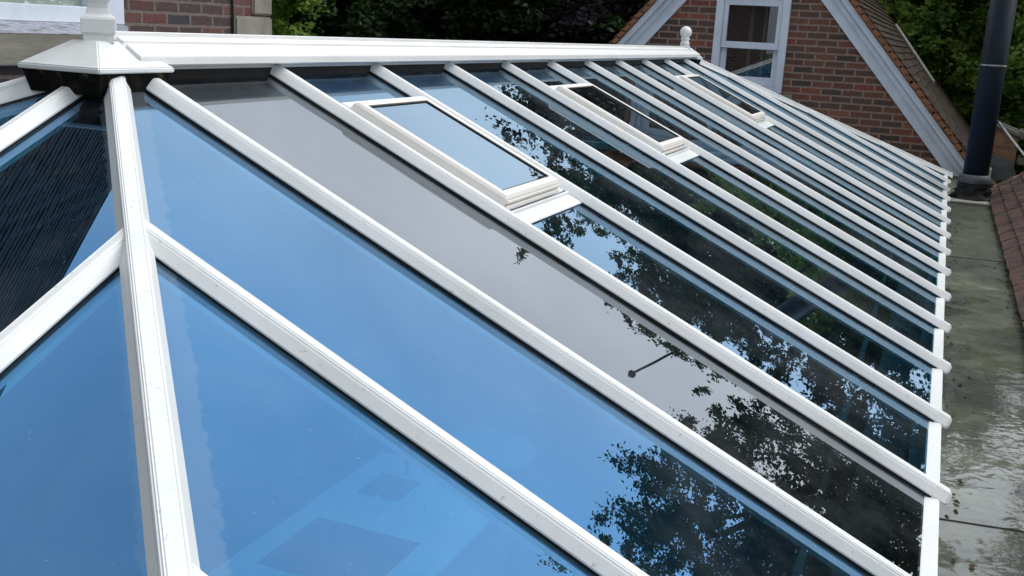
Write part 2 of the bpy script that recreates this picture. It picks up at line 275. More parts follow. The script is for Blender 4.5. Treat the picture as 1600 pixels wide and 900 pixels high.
# ------------------------------------------------------------------ mesh helpers
class MB:
    def __init__(s): s.v = []; s.f = []
    def add(s, vs, fs):
        o = len(s.v); s.v += [tuple(v) for v in vs]; s.f += [tuple(i+o for i in f) for f in fs]
    def box(s, a, b):
        x0, y0, z0 = a; x1, y1, z1 = b
        s.add([(x0,y0,z0),(x1,y0,z0),(x1,y1,z0),(x0,y1,z0),(x0,y0,z1),(x1,y0,z1),(x1,y1,z1),(x0,y1,z1)],
              [(0,3,2,1),(4,5,6,7),(0,1,5,4),(1,2,6,5),(2,3,7,6),(3,0,4,7)])
    def obox(s, o, ax, ay, az):
        o = Vector(o); ax = Vector(ax); ay = Vector(ay); az = Vector(az)
        P = [o, o+ax, o+ax+ay, o+ay]; P += [p+az for p in P]
        s.add(P, [(0,3,2,1),(4,5,6,7),(0,1,5,4),(1,2,6,5),(2,3,7,6),(3,0,4,7)])
    def sweep(s, prof, A, B, U, V, capit=True):
        A = Vector(A); B = Vector(B); U = Vector(U); V = Vector(V); n = len(prof)
        vs = [A+U*u+V*v for u, v in prof] + [B+U*u+V*v for u, v in prof]
        fs = [(i, (i+1) % n, n+(i+1) % n, n+i) for i in range(n)]
        if capit: fs += [tuple(range(n))[::-1], tuple(range(n, 2*n))]
        s.add(vs, fs)
    def prism(s, pts, d):
        """polygon pts extruded by vector d"""
        d = Vector(d); n = len(pts); P = [Vector(p) for p in pts]
        s.add(P+[p+d for p in P], [tuple(range(n))[::-1], tuple(range(n, 2*n))]+[(i, (i+1) % n, n+(i+1) % n, n+i) for i in range(n)])
    def tube(s, A, B, r, r2=None, seg=16, cap=True):
        A = Vector(A); B = Vector(B); r2 = r if r2 is None else r2; D = (B-A).normalized()
        U = D.orthogonal().normalized(); V = D.cross(U)
        vs = [A+(U*math.cos(t)+V*math.sin(t))*r for t in [2*math.pi*i/seg for i in range(seg)]]
        vs += [B+(U*math.cos(t)+V*math.sin(t))*r2 for t in [2*math.pi*i/seg for i in range(seg)]]
        fs = [(i, (i+1) % seg, seg+(i+1) % seg, seg+i) for i in range(seg)]
        if cap: fs += [tuple(range(seg))[::-1], tuple(range(seg, 2*seg))]
        s.add(vs, fs)
    def lathe(s, c, prof, seg=24, square=None):
        """prof list of (r, z); square: rotation for a 4-sided section"""
        n = seg if square is None else 4
        k = 1 if square is None else math.sqrt(2)
        a0 = 0 if square is None else square
        vs = []
        for r, z in prof:
            for i in range(n):
                t = a0+2*math.pi*i/n; vs.append((c[0]+r*k*math.cos(t), c[1]+r*k*math.sin(t), c[2]+z))
        fs = []
        for j in range(len(prof)-1):
            for i in range(n): fs.append((j*n+i, j*n+(i+1) % n, (j+1)*n+(i+1) % n, (j+1)*n+i))
        fs.append(tuple(range(n))[::-1]); fs.append(tuple(range((len(prof)-1)*n, len(prof)*n)))
        s.add(vs, fs)
    def build(s, name, mat, parent=None, smooth=False, bevel=0, recalc=True):
        me = bpy.data.meshes.new(name); me.from_pydata(s.v, [], s.f)
        if recalc:
            import bmesh
            bm = bmesh.new(); bm.from_mesh(me); bmesh.ops.recalc_face_normals(bm, faces=bm.faces)
            if bevel: bmesh.ops.bevel(bm, geom=[e for e in bm.edges if len(e.link_faces) == 2 and e.calc_face_angle(0) > 0.5], offset=bevel, segments=2, affect='EDGES', clamp_overlap=True)
            bm.to_mesh(me); bm.free()
        me.materials.append(mat)
        if smooth:
            for p in me.polygons: p.use_smooth = True
        o = bpy.data.objects.new(name, me); COL.objects.link(o)
        if parent:
            o.parent = parent
            if parent.type == 'EMPTY' and parent.parent is None: pass
        return o
ROOTS = {}
def thing(name, label, cat, loc=(0, 0, 0), group=None):
    o = bpy.data.objects.new(name, None); COL.objects.link(o); o.empty_display_size = 0.2
    o.location = loc; o['label'] = label; o['category'] = cat
    if group: o['group'] = group
    return o
def tag(o, label, cat, group=None):
    o['label'] = label; o['category'] = cat
    if group: o['group'] = group
    return o
def structure(o): o['kind'] = 'structure'; return o
def set_origin(o, loc):
    """move an empty's origin to its base, keeping children in place"""
    loc = Vector(loc); o.location = loc
    for c in o.children: c.location = c.location - loc
def ray_dir(px, py):
    v = Vector(((px-800)/1598.1387, (450-py)/1598.1387, -1)); return rot @ v

# ------------------------------------------------------------------ the place: levels
W, H, E0, E1, S = 2.3079, 1.0646, -0.023, 6.834, 0.65
SL = H/W; ANG = math.atan(SL); CA, SA = math.cos(ANG), math.sin(ANG)
GZ = -3.7; RZ = -1.16           # garden level, flat roof level

g = MB(); g.add([(-400,-400,GZ),(400,-400,GZ),(400,400,GZ),(-400,400,GZ)], [(0,1,2,3)])
structure(g.build('garden_ground', MT['grass'], recalc=False))
# flat roof round the lantern
fr = MB()
fr.box((2.262, -6.0, RZ-0.3), (2.70, 9.80, RZ)); fr.box((2.262, -6.0, RZ-0.31), (5.2, 9.8, RZ-0.301))
fr.box((-2.50, -6.0, RZ-0.3), (2.262, -2.30, RZ)); fr.box((-2.50, -2.30, RZ-0.3), (-2.262, 9.8, RZ)); fr.box((-2.262, 9.12, RZ-0.3), (2.262, 9.8, RZ))
for yy, sk in ((0.66, .05), (4.85, .03)):       # lapped joints of the roofing sheets
    fr.prism([(2.290, yy, RZ+.0005), (2.660, yy+sk, RZ+.0005), (2.660, yy+sk+.09, RZ+.0005), (2.290, yy+.09, RZ+.0005)], (0, 0, .003))
structure(fr.build('flat_roof', MT['wet']))

# ------------------------------------------------------------------ the glazed roof
GR = thing('glass_roof', 'long white framed hipped lantern roof of blue glass panes with three roof vents', 'glass roof')
def facet(O, dh, lat):
    O = Vector(O); dh = Vector(dh); lat = Vector(lat)
    D = (dh*CA + Vector((0, 0, -SA))).normalized(); Nn = (dh*SA + Vector((0, 0, CA))).normalized()
    return O, dh, lat, D, Nn
TOP = 0.037
PROF = [(-.0345, .0065), (-.0345, .0105), (-.0195, .0300), (-.0170, .0320), (-.0150, .0350), (-.0125, .0350), (-.0105, .0372), (-.0085, .0362), (-.0065, TOP),
        (.0065, TOP), (.0085, .0362), (.0105, .0372), (.0125, .0350), (.0150, .0350), (.0170, .0320), (.0195, .0300), (.0345, .0105), (.0345, .0065)]
def rafter(F, t, s0, s1):
    """bar at lateral position t from run s0 to run s1; the fitted surface is the bar's top"""
    O, dh, lat, D, Nn = F
    def pt(s): return O + dh*s + lat*t + Vector((0, 0, -s*SL)) - Nn*TOP
    m = MB(); m.sweep(PROF, pt(s0), pt(s1), lat, Nn)
    m.sweep([(-.020, -.030), (-.020, -.045), (.020, -.045), (.020, -.030)], pt(s0), pt(s1-0.05), lat, Nn)
    r = m.build('rafter', MT['white'], GR)
    gk = MB(); gk.sweep([(-.0350, .0), (-.0350, .0064), (.0350, .0064), (.0350, .0)], pt(s0), pt(s1-.02), lat, Nn); gk.build('gasket', MT['rubber'], r)
    e = MB()
    A, B = pt(s1-.030), pt(s1+.004)
    prof = [(-.0358, .0030), (-.0358, .0110), (-.0200, .0312), (-.0150, .0376), (.0150, .0376), (.0200, .0312), (.0358, .0110), (.0358, .0030)]
    e.sweep(prof, A, B, lat, Nn)
    # bevelled nose
    n = len(prof); a = [B+lat*u+Nn*v for u, v in prof]; b = [B+D*.010+lat*u*.7+Nn*(v*.72+.003) for u, v in prof]
    e.add(a+b, [(i, (i+1) % n, n+(i+1) % n, n+i) for i in range(n)]+[tuple(range(n, 2*n))])
    e.build('end_cap', MT['white_dirty'], r)
    return r
def pane(F, poly, mat, nm='glass_pane', th=.006, off=0.0, parent=None):
    """poly in (run, lateral)"""
    O, dh, lat, D, Nn = F
    P = [O + dh*s + lat*t + Vector((0, 0, -s*SL)) - Nn*(TOP-off) for s, t in poly]
    m = MB(); m.add(P, [tuple(range(len(P)))])
    o = m.build(nm, mat, parent or GR, recalc=False)
    # make sure it faces up
    if o.data.polygons[0].normal.z < 0: o.data.flip_normals()
    return o
FR = facet((0, 0, 0), (1, 0, 0), (0, 1, 0))
FL = facet((0, 0, 0), (-1, 0, 0), (0, 1, 0))
FN = facet((0, E0, 0), (0, -1, 0), (1, 0, 0))
FF = facet((0, E1, 0), (0, 1, 0), (1, 0, 0))
XE = 2.262    # glass ends on the eaves beam
def smin(y):
    return max(0.045, E0-y, y-E1)
for F in (FR, FL):
    for k in range(-3, 14):
        y = k*S; rafter(F, y, max(0.055, smin(y)+0.01 if (y < E0 or y > E1) else 0.055), W)
    ys = [E0-W+0.06] + [k*S for k in range(-3, 14)] + [E1+W-0.06]
    for i in range(len(ys)-1):
        a, b = ys[i], ys[i+1]; poly = [(smin(a), a)]
        for c in (E0-0.045, E1+0.045):
            if a < c < b: poly.append((smin(c), c))
        poly += [(smin(b), b), (XE, b), (XE, a)]
        grey = (F is FR and i == 4)
        p = pane(F, poly, MT['glass_grey'] if grey else MT['glass_blocking' if F is FL else 'glass_blue'])
        if grey: p['label'] = 'neutral grey glass pane among blue ones'
for F, sg in ((FN, 1), (FF, 1)):
    for k in range(-3, 4):
        t = k*S; rafter(F, t, max(0.10, abs(t)+0.01), W)
    ts = [-(W-0.06)] + [k*S for k in range(-3, 4)] + [W-0.06]
    for i in range(len(ts)-1):
        a, b = ts[i], ts[i+1]
        pane(F, [(max(abs(a), .05), a), (max(abs(b), .05), b), (XE, b), (XE, a)], MT['glass_blue'])
# hips
HP = []
for (x, h) in [(-.0345, -.0115), (-.0345, -.0075), (-.0225, .0200), (-.0215, .0300), (-.0195, .0340), (-.0175, .0340), (-.0155, .0375), (-.0135, .0365), (-.0115, .0385)]: HP.append((x, h))
HP += [(-x, h) for x, h in HP[::-1]]
def hip(A, dx, dy):
    A = Vector(A); B = A + Vector((dx*W, dy*W, -H)); D = (B-A).normalized()
    U = Vector((-dy, dx, 0)).normalized(); V = U.cross(D)
    if V.z < 0: V = -V
    A = A - V*(TOP) + V*.004; B = B - V*TOP + V*.004
    m = MB(); m.sweep(HP, A, B, U, V); m.sweep([(-.035, -.03), (-.035, -.13), (.035, -.13), (.035, -.03)], A, B-D*.1, U, V)
    r = m.build('hip_rafter', MT['white'], GR)
    e = MB(); e.sweep([(u*1.07, v*1.05-.001) for u, v in HP], B-D*.03, B+D*.015, U, V); e.build('end_cap', MT['white'], r)
    gk = MB(); gk.sweep([(-.033, -.0165), (-.033, -.0105), (.033, -.0105), (.033, -.0165)], A, B-D*.02, U, V); gk.build('gasket', MT['rubber'], r)
    # moulded wings where the jack bars meet the hip
    return r
hip((0, E0, 0), 1, -1); hip((0, E0, 0), -1, -1); hip((0, E1, 0), 1, 1); hip((0, E1, 0), -1, 1)
# eaves beam: white frame on all four sides
eb = MB(); zt = -2.285*SL-.020
for (a, b) in (((2.243, E0-2.287, 0), (2.287, E1+2.287, 0)), ((-2.287, E0-2.287, 0), (-2.243, E1+2.287, 0))):
    eb.box((a[0], a[1], RZ-.0), (b[0], b[1], zt-.008))
eb.box((-2.243, E0-2.287, RZ), (2.243, E0-2.243, zt-.008)); eb.box((-2.243, E1+2.243, RZ), (2.243, E1+2.287, zt-.008))
eb.build('eaves_beam', MT['white'], GR, bevel=.004)
# ridge capping
rp = [(0, .060), (.012, .062), (.018, .060), (.019, .040), (.028, .040), (.030, .050), (.052, .038), (.053, .022), (.062, .020), (.063, .031), (.106, .004), (.112, .001), (.113, -.003), (.113, -.022), (.108, -.026), (.062, -.027), (.057, -.062)]
rp2 = rp + [(-x, z) for x, z in rp[::-1][:-1]]
m = MB(); m.sweep(rp2, (0, E0-.02, 0), (0, E1+.02, 0), (1, 0, 0), (0, 0, 1)); m.build('ridge_capping', MT['white_dirty'], GR)
m = MB(); m.sweep([(-.0605, -.040), (-.0605, -.071), (.0605, -.071), (.0605, -.040)], (0, E0-.0, 0), (0, E1, 0), (1, 0, 0), (0, 0, 1)); m.build('ridge_gasket_shade', MT['rubber'], GR)  # gasket deepened into a black strip that paints shade under the capping
m = MB(); m.box((-.15, E0-.16, -.34), (.15, E1+.16, -.118)); m.build('blackened_ridge_beam', MT['rubber'], GR)  # beam coloured black to stand for the dark reflection below the ridge
# near end cap: low pyramid on a mossy block, with a square post finial
cc = Vector((-0.005, -0.080, 0)); k = .140
def capring(k, z, cut=.0): return [(cc.x-k, cc.y-k, z), (cc.x+k, cc.y-k, z), (cc.x+k, cc.y+k, z), (cc.x-k, cc.y+k, z)]
m = MB(); r0 = capring(.142, -.043); r1 = capring(.142, -.029); r2 = capring(.134, -.025); r3 = capring(.045, .036)
m.add(r0+r1+r2+r3, [(0,3,2,1)]+[(j*4+i, j*4+(i+1) % 4, (j+1)*4+(i+1) % 4, (j+1)*4+i) for j in range(3) for i in range(4)]+[(12,13,14,15)])
m.build('ridge_end_cap', MT['white'], GR, bevel=.003)
m = MB(); a = capring(.134, -.043); b = capring(.120, -.102); m.add(a+b, [(0,1,5,4),(1,2,6,5),(2,3,7,6),(3,0,4,7),(0,3,2,1),(4,5,6,7)]); m.build('foam_block', MT['foam'], GR)
FA = R(45-41+45)
m = MB(); m.lathe((0, -.075, 0), [(.039, .030), (.039, .054), (.043, .056), (.043, .093), (.040, .099), (.031, .106), (.026, .122), (.026, .134), (.034, .150), (.041, .158), (.041, .170), (.030, .176)], square=R(-4))
fo = m.build('finial', MT['white'], GR, bevel=.0015)
m = MB(); m.lathe((0, -.075, .176), [(.02, 0), (.022, .01), (.03, .016)] + [(.048*math.sin(t), .062-.048*math.cos(t)) for t in [R(x) for x in range(35, 180, 12)]] + [(.001, .110)]); m.build('ball', MT['white'], fo, smooth=True)
# far end finial and trim
m = MB(); m.add([(-.118, E1-.10, -.040), (.118, E1-.10, -.040), (.118, E1+.12, -.046), (-.118, E1+.12, -.046), (-.118, E1-.10, -.020), (.118, E1-.10, -.020), (.118, E1+.12, -.030), (-.118, E1+.12, -.030), (-.03, E1-.12, .060), (.03, E1-.12, .060), (.03, E1-.06, .060), (-.03, E1-.06, .060)],
      [(0,3,2,1),(0,1,5,4),(1,2,6,5),(2,3,7,6),(3,0,4,7),(4,5,9,8),(5,6,10,9),(6,7,11,10),(7,4,8,11),(8,9,10,11)])
m.build('ridge_end_cap', MT['white'], GR)
m = MB(); m.box((-.108, E1-.08, -.10), (.108, E1+.11, -.043)); m.build('foam_block', MT['foam'], GR)
m = MB(); m.lathe((0, 6.72, .05), [(.040, 0), (.040, .045), (.034, .052), (.030, .060), (.038, .070), (.040, .078), (.034, .086), (.03, .09)], seg=20)
f2 = m.build('finial', MT['white'], GR, smooth=False)
m = MB(); m.lathe((0, 6.72, .135), [(.03, 0)]+[(.051*math.sin(t), .046-.051*math.cos(t)) for t in [R(x) for x in range(38, 180, 12)]]+[(.001, .0975)]); m.build('ball', MT['white'], f2, smooth=True)

# roof vents: raised sashes
def vent(k, label):
    y0 = k*S; ya, yb = y0+.026, y0+.520; xa, xb = .335, .905; h0, h1 = .0, TOP+.030
    O, dh, lat, D, Nn = FR
    def P(s, t, h): return O + dh*s + lat*t + Vector((0, 0, -s*SL)) - Nn*TOP + Nn*h
    v = MB()
    prof = [(.0, .0), (.0, h1-.030), (.004, h1-.012), (.012, h1-.003), (.022, h1), (.034, h1-.002), (.034, h1-.014), (.034, .0)]
    ring = []
    for (u, h) in prof:
        ring.append([P(xa+u, ya+u, h), P(xa+u, yb-u, h), P(xb-u, yb-u, h), P(xb-u, ya+u, h)])
    n = len(prof)
    V = [p for r_ in ring for p in r_]
    fs = []
    for j in range(n):
        for i in range(4): fs.append((j*4+i, j*4+(i+1) % 4, ((j+1) % n)*4+(i+1) % 4, ((j+1) % n)*4+i))
    v.add(V, fs)
    root = v.build('roof_vent', MT['white_warm'], GR)
    root['label'] = label
    # moulded lower rail: two stepped beads on the front face
    m = MB()
    m.obox(P(xb+.0005, ya+.004, .018), D*.010, lat*(yb-ya-.008), Nn*.016)
    m.obox(P(xb+.0005, ya+.002, .042), D*.006, lat*(yb-ya-.004), Nn*.012)
    m.build('rail', MT['white_warm'], root, bevel=.002)
    # kerb filling the bay round the sash, and the apron plate below
    m = MB(); m.obox(P(xa-.040, y0+.0355, .0), D*.040, lat*(S-.071), Nn*.032)
    m.obox(P(xb+.012, y0+.036, .002), D*.070, lat*(S-.072), Nn*.006)
    m.obox(P(xb+.0115, y0+.036, .001), D*.010, lat*(S-.072), Nn*.016)
    m.obox(P(xa, yb+.004, .0), D*((xb-xa)/CA), lat*(S-.036-(yb+.004-y0)), Nn*.010)
    m.build('kerb', MT['white'], root, bevel=.002)
    m = MB()
    g0 = .034
    for (a, b_, c, d) in ((xa+g0, ya+g0, xb-g0, ya+g0+.006), (xa+g0, yb-g0-.006, xb-g0, yb-g0), (xa+g0, ya+g0, xa+g0+.006, yb-g0), (xb-g0-.006, ya+g0, xb-g0, yb-g0)):
        m.obox(P(a, b_, h1-.012), D*((c-a)/CA), lat*(d-b_), Nn*.007)
    m.build('gasket', MT['rubber'], root)
    poly = [(xa+g0, ya+g0), (xa+g0, yb-g0), (xb-g0, yb-g0), (xb-g0, ya+g0)]
    pane(FR, poly, MT['glass_vent'], 'vent_glass', off=h1-.008, parent=root)
    # the bay's main pane stays below; block it with the vent's dark lining
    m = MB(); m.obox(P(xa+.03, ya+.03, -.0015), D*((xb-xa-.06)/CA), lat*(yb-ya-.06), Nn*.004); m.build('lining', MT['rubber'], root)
    return root
vent(1, 'nearest raised vent, reflecting sky'); vent(4, 'middle raised vent, reflecting dark trees'); vent(8, 'farthest raised vent, near the gable')

# ------------------------------------------------------------------ room below the glass
RM = thing('kitchen_walls', 'pale plaster walls of the room seen dimly through the blue glass', 'walls')
m = MB(); m.box((2.20, -2.4, GZ+.1), (2.262, 9.2, RZ)); m.build('wall', MT['plaster'], RM)
m = MB(); m.box((-2.262, -2.4, GZ+.1), (-2.20, 9.2, RZ)); m.build('wall', MT['plaster'], RM)
m = MB(); m.box((-2.2, -2.4, GZ+.1), (2.2, -2.30, RZ)); m.build('wall', MT['plaster'], RM)
m = MB(); m.box((-2.2, 9.12, GZ+.1), (2.2, 9.2, RZ)); m.build('wall', MT['plaster'], RM)
m = MB(); m.box((2.02, -2.3, -1.62), (2.20, 9.12, -1.56)); m.box((1.90, -2.3, -1.60), (1.93, 9.12, -1.57)); m.build('ledge', MT['plaster'], RM)
m = MB(); m.box((-2.2, -2.3, -1.55), (-2.0, 9.12, -1.02)); m.build('added_eaves_screen', MT['lead'], RM)  # added dark box, unseen itself, covers the sunlit inside of the left eaves
m = MB(); m.box((-2.2, -2.3, GZ+.05), (2.2, 9.12, GZ+.1)); structure(m.build('kitchen_floor', MT['floor_in']))
KI = thing('kitchen_island', 'white kitchen island with black hob and sink under the blue glass', 'kitchen island')
m = MB(); m.box((-1.02, 1.0, -2.72), (.02, 3.36, -2.68)); m.build('worktop', MT['worktop'], KI, bevel=.004)
m = MB(); m.box((-.95, 1.05, GZ+.1), (-.05, 3.30, -2.72)); m.build('cabinet', MT['cabinet'], KI)
m = MB(); m.box((-.86, 1.76, -2.68), (-.20, 2.35, -2.674)); m.build('hob', MT['hob'], KI)
m = MB(); m.box((-.84, 2.74, -2.68), (-.56, 3.06, -2.676)); s_ = m.build('sink', MT['steel'], KI)
m = MB(); m.tube((-.70, 3.12, -2.68), (-.70, 3.12, -2.45), .014); m.tube((-.70, 3.12, -2.45), (-.70, 2.95, -2.42), .012); m.build('tap', MT['steel'], KI)
TB = thing('round_table', 'round white table beyond the kitchen island, seen through glass', 'table')
m = MB(); m.tube((-.45, 3.80, -2.74), (-.45, 3.80, -2.70), .36, seg=40); m.build('tabletop', MT['cabinet'], TB)
m = MB(); m.tube((-.45, 3.80, GZ+.1), (-.45, 3.80, -2.74), .05); m.build('leg', MT['steel'], TB)
set_origin(TB, (-.45, 3.80, GZ+.1)); set_origin(KI, (-.5, 2.3, GZ+.1))

# ------------------------------------------------------------------ tiled roofs
def tile_field(origin, run, lat, nrm, nrun, nlat, tw, exp, seed, jit=.004, L=.17, th=.013, skip=0.0):
    """plain tiles laid course by course; origin at the eaves corner, run up the slope"""
    rnd = random.Random(seed); m = MB(); run = Vector(run); lat = Vector(lat); nrm = Vector(nrm); origin = Vector(origin)
    for c in range(nrun):
        for j in range(-1 if c % 2 else 0, nlat):
            t0 = j*tw + (tw/2 if c % 2 else 0); t1 = t0+tw-.004
            t0 = max(t0, 0); t1 = min(t1, nlat*tw)
            if t1-t0 < .02: continue
            s0 = c*exp + rnd.uniform(-jit, jit); lift = rnd.uniform(0, .004)
            tl = (run*L + nrm*(-th*1.5)); up = nrm*th
            o = origin + run*s0 + lat*t0 + nrm*(lift+th*1.5)
            m.obox(o, lat*(t1-t0), tl, up + nrm*rnd.uniform(-.001, .002))
    return m
# right-hand slope rising from the gutter
RT = thing('tiled_lean_to_roof', 'small purple red clay tile slope at the right edge of the wet flat roof', 'tiled roof')
ta = R(33); run = (math.cos(ta), 0, math.sin(ta)); nr = (-math.sin(ta), 0, math.cos(ta))
tf = tile_field((2.66, -5.0, RZ+.012), run, (0, 1, 0), nr, 26, 82, .1655, .105, 4, jit=.003)
tf.build('tiles', MT['tile_red'], RT)
m = MB(); m.add([(2.675, -5.0, RZ+.002), (2.675, 8.56, RZ+.002), (2.675+2.6*run[0], 8.56, RZ+2.6*run[2]), (2.675+2.6*run[0], -5.0, RZ+2.6*run[2])], [(0,1,2,3)])
m.prism([(2.70, 8.54, RZ+.0), (2.70+2.6*run[0], 8.54, RZ+2.6*run[2]-.01), (2.70+2.6*run[0], 8.54, RZ-.3)], (0, -.03, 0))
m.build('deck', MT['lead'], RT)
# orange verge tiles along the far edge of that slope
m = MB()
for c in range(20):
    o = Vector((2.66, 8.50, RZ+.030)) + Vector(run)*(c*.105); m.obox(o, Vector(run)*.118-Vector(nr)*.010, (0, .085, 0), Vector(nr)*.016)
m.build('verge_tiles', MT['terracotta_edge'], RT)

# ------------------------------------------------------------------ brick gable house
GH = thing('gabled_brick_house', 'brown brick gabled house end with white bargeboards and sash window', 'house')
GY = 9.80; PS = 1.148; pa = math.atan(PS); cx0 = .02
def zi(x): return 1.45 - PS*abs(x-cx0)
BK = 18.0
zb = GZ; xl = 2.32
def wallface(y):
    wx0, wx1, wz0, wz1 = -.40, .43, -.42, .76
    e = .004
    polys = [[(-xl, zb), (wx0, zb), (wx0, zi(wx0)), (-xl, zi(xl+2*cx0-0.04))],
             [(wx1, zb), (xl, zb), (xl, zi(xl)), (wx1, zi(wx1))],
             [(wx0, zb), (wx1, zb), (wx1, wz0), (wx0, wz0)],
             [(wx0, wz1), (wx1, wz1), (wx1, zi(wx1)), (cx0, 1.45), (wx0, zi(wx0))]]
    return polys
m = MB()
for p in wallface(GY): m.prism([(x, GY, z) for x, z in p], (0, .22, 0))
m.box((-xl, GY+.22, zb), (-xl+.2, BK, zi(xl)-.1)); m.box((xl-.2, GY+.22, zb), (xl, BK, zi(xl)-.1)); m.box((-xl, BK-.2, zb), (xl, BK, -1.0))
m.build('wall', MT['brick_gable'], GH)
m = MB(); m.box((-xl+.2, GY+.23, -.9), (xl-.2, BK-.2, -.88)); m.build('ceiling', MT['plaster'], GH)
# window
wd = MB(); yf = GY-.035
def bar(m, x0, x1, z0, z1, y0, y1): m.box((x0, y0, z0), (x1, y1, z1))
bar(wd, -.40, -.315, -.42, .76, yf, GY+.10); bar(wd, .345, .43, -.42, .76, yf, GY+.10); bar(wd, -.315, .345, -.42, -.355, yf, GY+.10); bar(wd, -.315, .345, .62, .76, yf, GY+.10)
win = wd.build('window', MT['paint_blue'], GH, bevel=.006)
m = MB(); y1 = GY-.005
for (x0, x1, z0, z1, ya, yb) in ((-.312, -.262, .130, .618, y1, y1+.05), (.292, .342, .130, .618, y1, y1+.05), (-.262, .292, .53, .618, y1, y1+.05), (-.312, .342, .055, .130, y1-.004, y1+.05)): bar(m, x0, x1, z0, z1, ya, yb)
m.build('upper_sash', MT['paint_blue'], win, bevel=.004)
m = MB(); y2 = GY+.05
for (x0, x1, z0, z1) in ((-.312, -.250, -.354, .052), (.280, .342, -.354, .052), (-.250, .280, -.354, -.255)): bar(m, x0, x1, z0, z1, y2, y2+.04)
m.build('lower_sash', MT['paint_blue'], win, bevel=.004)
m = MB(); m.add([(-.262, y1+.02, .13), (.292, y1+.02, .13), (.292, y1+.02, .53), (-.262, y1+.02, .53)], [(0,1,2,3)]); m.build('pane', MT['pane'], win)
m = MB(); m.add([(-.25, y2+.02, -.255), (.28, y2+.02, -.255), (.28, y2+.02, .052), (-.25, y2+.02, .052)], [(0,1,2,3)]); m.build('pane', MT['pane'], win)
m = MB(); m.box((-.11, GY+.6, -.3), (-.07, GY+.63, .6)); m.box((.05, GY+.6, -.3), (.085, GY+.63, .6)); m.build('curtain', MT['plaster'], win)
m = MB(); m.box((-.52, GY-.045, -.53), (.56, GY+.05, -.423)); m.build('window_sill', MT['stone'], GH, bevel=.006)
# bargeboards
def rakestrip(o0, o1, y0, y1, mat, nm, sgn, parent=GH, sub=None, ztrim=None):
    """strip between perpendicular offsets o0..o1 above the inner rake line, from apex to eaves"""
    ca, sa = math.cos(pa), math.sin(pa)
    za0, za1 = 1.45+o0/ca, 1.45+o1/ca
    xe = 2.50
    m = MB(); pts = [(cx0, y0, za0), (cx0+sgn*xe, y0, za0-PS*xe), (cx0+sgn*(xe), y0, za1-PS*xe), (cx0, y0, za1)]
    m.prism(pts, (0, y1-y0, 0)); return m.build(nm, mat, parent)
for sgn in (1, -1):
    bb = rakestrip(0.0, .105, GY-.03, GY+.02, MT['paint_blue'], 'bargeboard', sgn)
    rakestrip(.105, .150, GY-.075, GY+.02, MT['paint_blue'], 'moulding', sgn, bb)
    rakestrip(.150, .165, GY-.065, GY+.02, MT['paint_blue'], 'moulding', sgn, bb)
    rakestrip(.165, .225, GY-.13, GY+.02, MT['paint_blue'], 'moulding', sgn, bb)
    # verge: stacked tile edges bedded in mortar
    m = MB(); rnd = random.Random(3+sgn); ca, sa = math.cos(pa), math.sin(pa)
    d = Vector((sgn*ca, 0, -sa)); nn = Vector((sgn*sa, 0, ca)); A = Vector((cx0, GY-.17, 1.45)) + nn*.226
    for i in range(39):
        o = A + d*(i*.10+rnd.uniform(-.006, .006)) + nn*rnd.uniform(0, .006)
        m.obox(o, d*.115 + nn*.012, (0, .22, 0), nn*(.046))
    m.build('verge_tiles', MT['terracotta_edge'], GH)
for sgn in (1, -1):
    ca, sa = math.cos(pa), math.sin(pa)
    d = Vector((sgn*ca, 0, -sa)); nn = Vector((sgn*sa, 0, ca)); A = Vector((cx0, GY-.14, 1.45)) + nn*.262
    e = A + d*3.95
    tf = tile_field(e, -d, (0, 1, 0), nn, 39, 50, .1655, .10, 9+sgn, jit=.006, th=.017)
    tf.build('roof', MT['tile_brown'], GH)
    m = MB(); m.obox(Vector((cx0, GY+.03, 1.45))+nn*.20, d*3.9, (0, 8.2, 0), nn*.05); m.build('roof_deck', MT['lead'], GH)
m = MB(); m.tube((cx0, GY-.15, 1.95), (cx0, BK, 1.95), .12, seg=14); m.build('ridge_tiles', MT['terracotta_edge'], GH, smooth=True)
# lead soaker bar on the right-hand slope
nn = Vector((math.sin(pa), 0, math.cos(pa)))
m = MB(); p0 = Vector((1.02, 15.6, 1.45-PS*1.0))+nn*.33; p1 = Vector((1.72, 13.9, 1.45-PS*1.70))+nn*.33
m.tube(p0, p1, .022, seg=8); m.build('flashing', MT['mortar'], GH)
# lead upstand where the wall meets the flat roof
m = MB(); m.box((-2.3, GY-.012, RZ+.003), (2.75, GY-.002, RZ+.11)); m.build('lead_flashing', MT['lead'], GH)
set_origin(GH, (0, 13.8, GZ))

# ------------------------------------------------------------------ left house
LH = thing('brick_house', 'red brown brick house wall with stone quoins and white window behind the ridge', 'house')
HX = -2.5; HY = 4.17
m = MB()
def hb(y0, y1, z0, z1): m.box((HX-.25, y0, z0), (HX, y1, z1))
hb(-7, 1.0, GZ, 1.5); hb(1.0, 2.70, GZ, -.20); hb(1.0, 2.70, 1.25, 1.5); hb(2.70, HY, GZ, 1.5)
m.box((HX-4.5, HY-.25, GZ), (HX-.25, HY, 1.5)); m.box((HX-4.5, -7, GZ), (HX-4.25, HY-.25, 1.5)); m.box((HX-4.25, -7, GZ), (HX-.25, -6.75, 1.5))
m.build('wall', MT['brick_house'], LH)
m = MB(); m.box((HX-4.25, -6.75, 1.36), (HX-.25, HY-.25, 1.40)); m.build('ceiling', MT['plaster'], LH)
rnd = random.Random(5); z = GZ; k = 0
m = MB()
while z < 1.45:
    big = (k % 2 == 0); hgt = .225
    w_ = .42 if (k % 2 == 0) else .215
    m.box((HX-.2, HY-w_+.012, z+.006), (HX+.022, HY+.022, z+hgt-.006)); z += hgt; k += 1
q = m.build('quoin', MT['stone'], LH, bevel=.012)
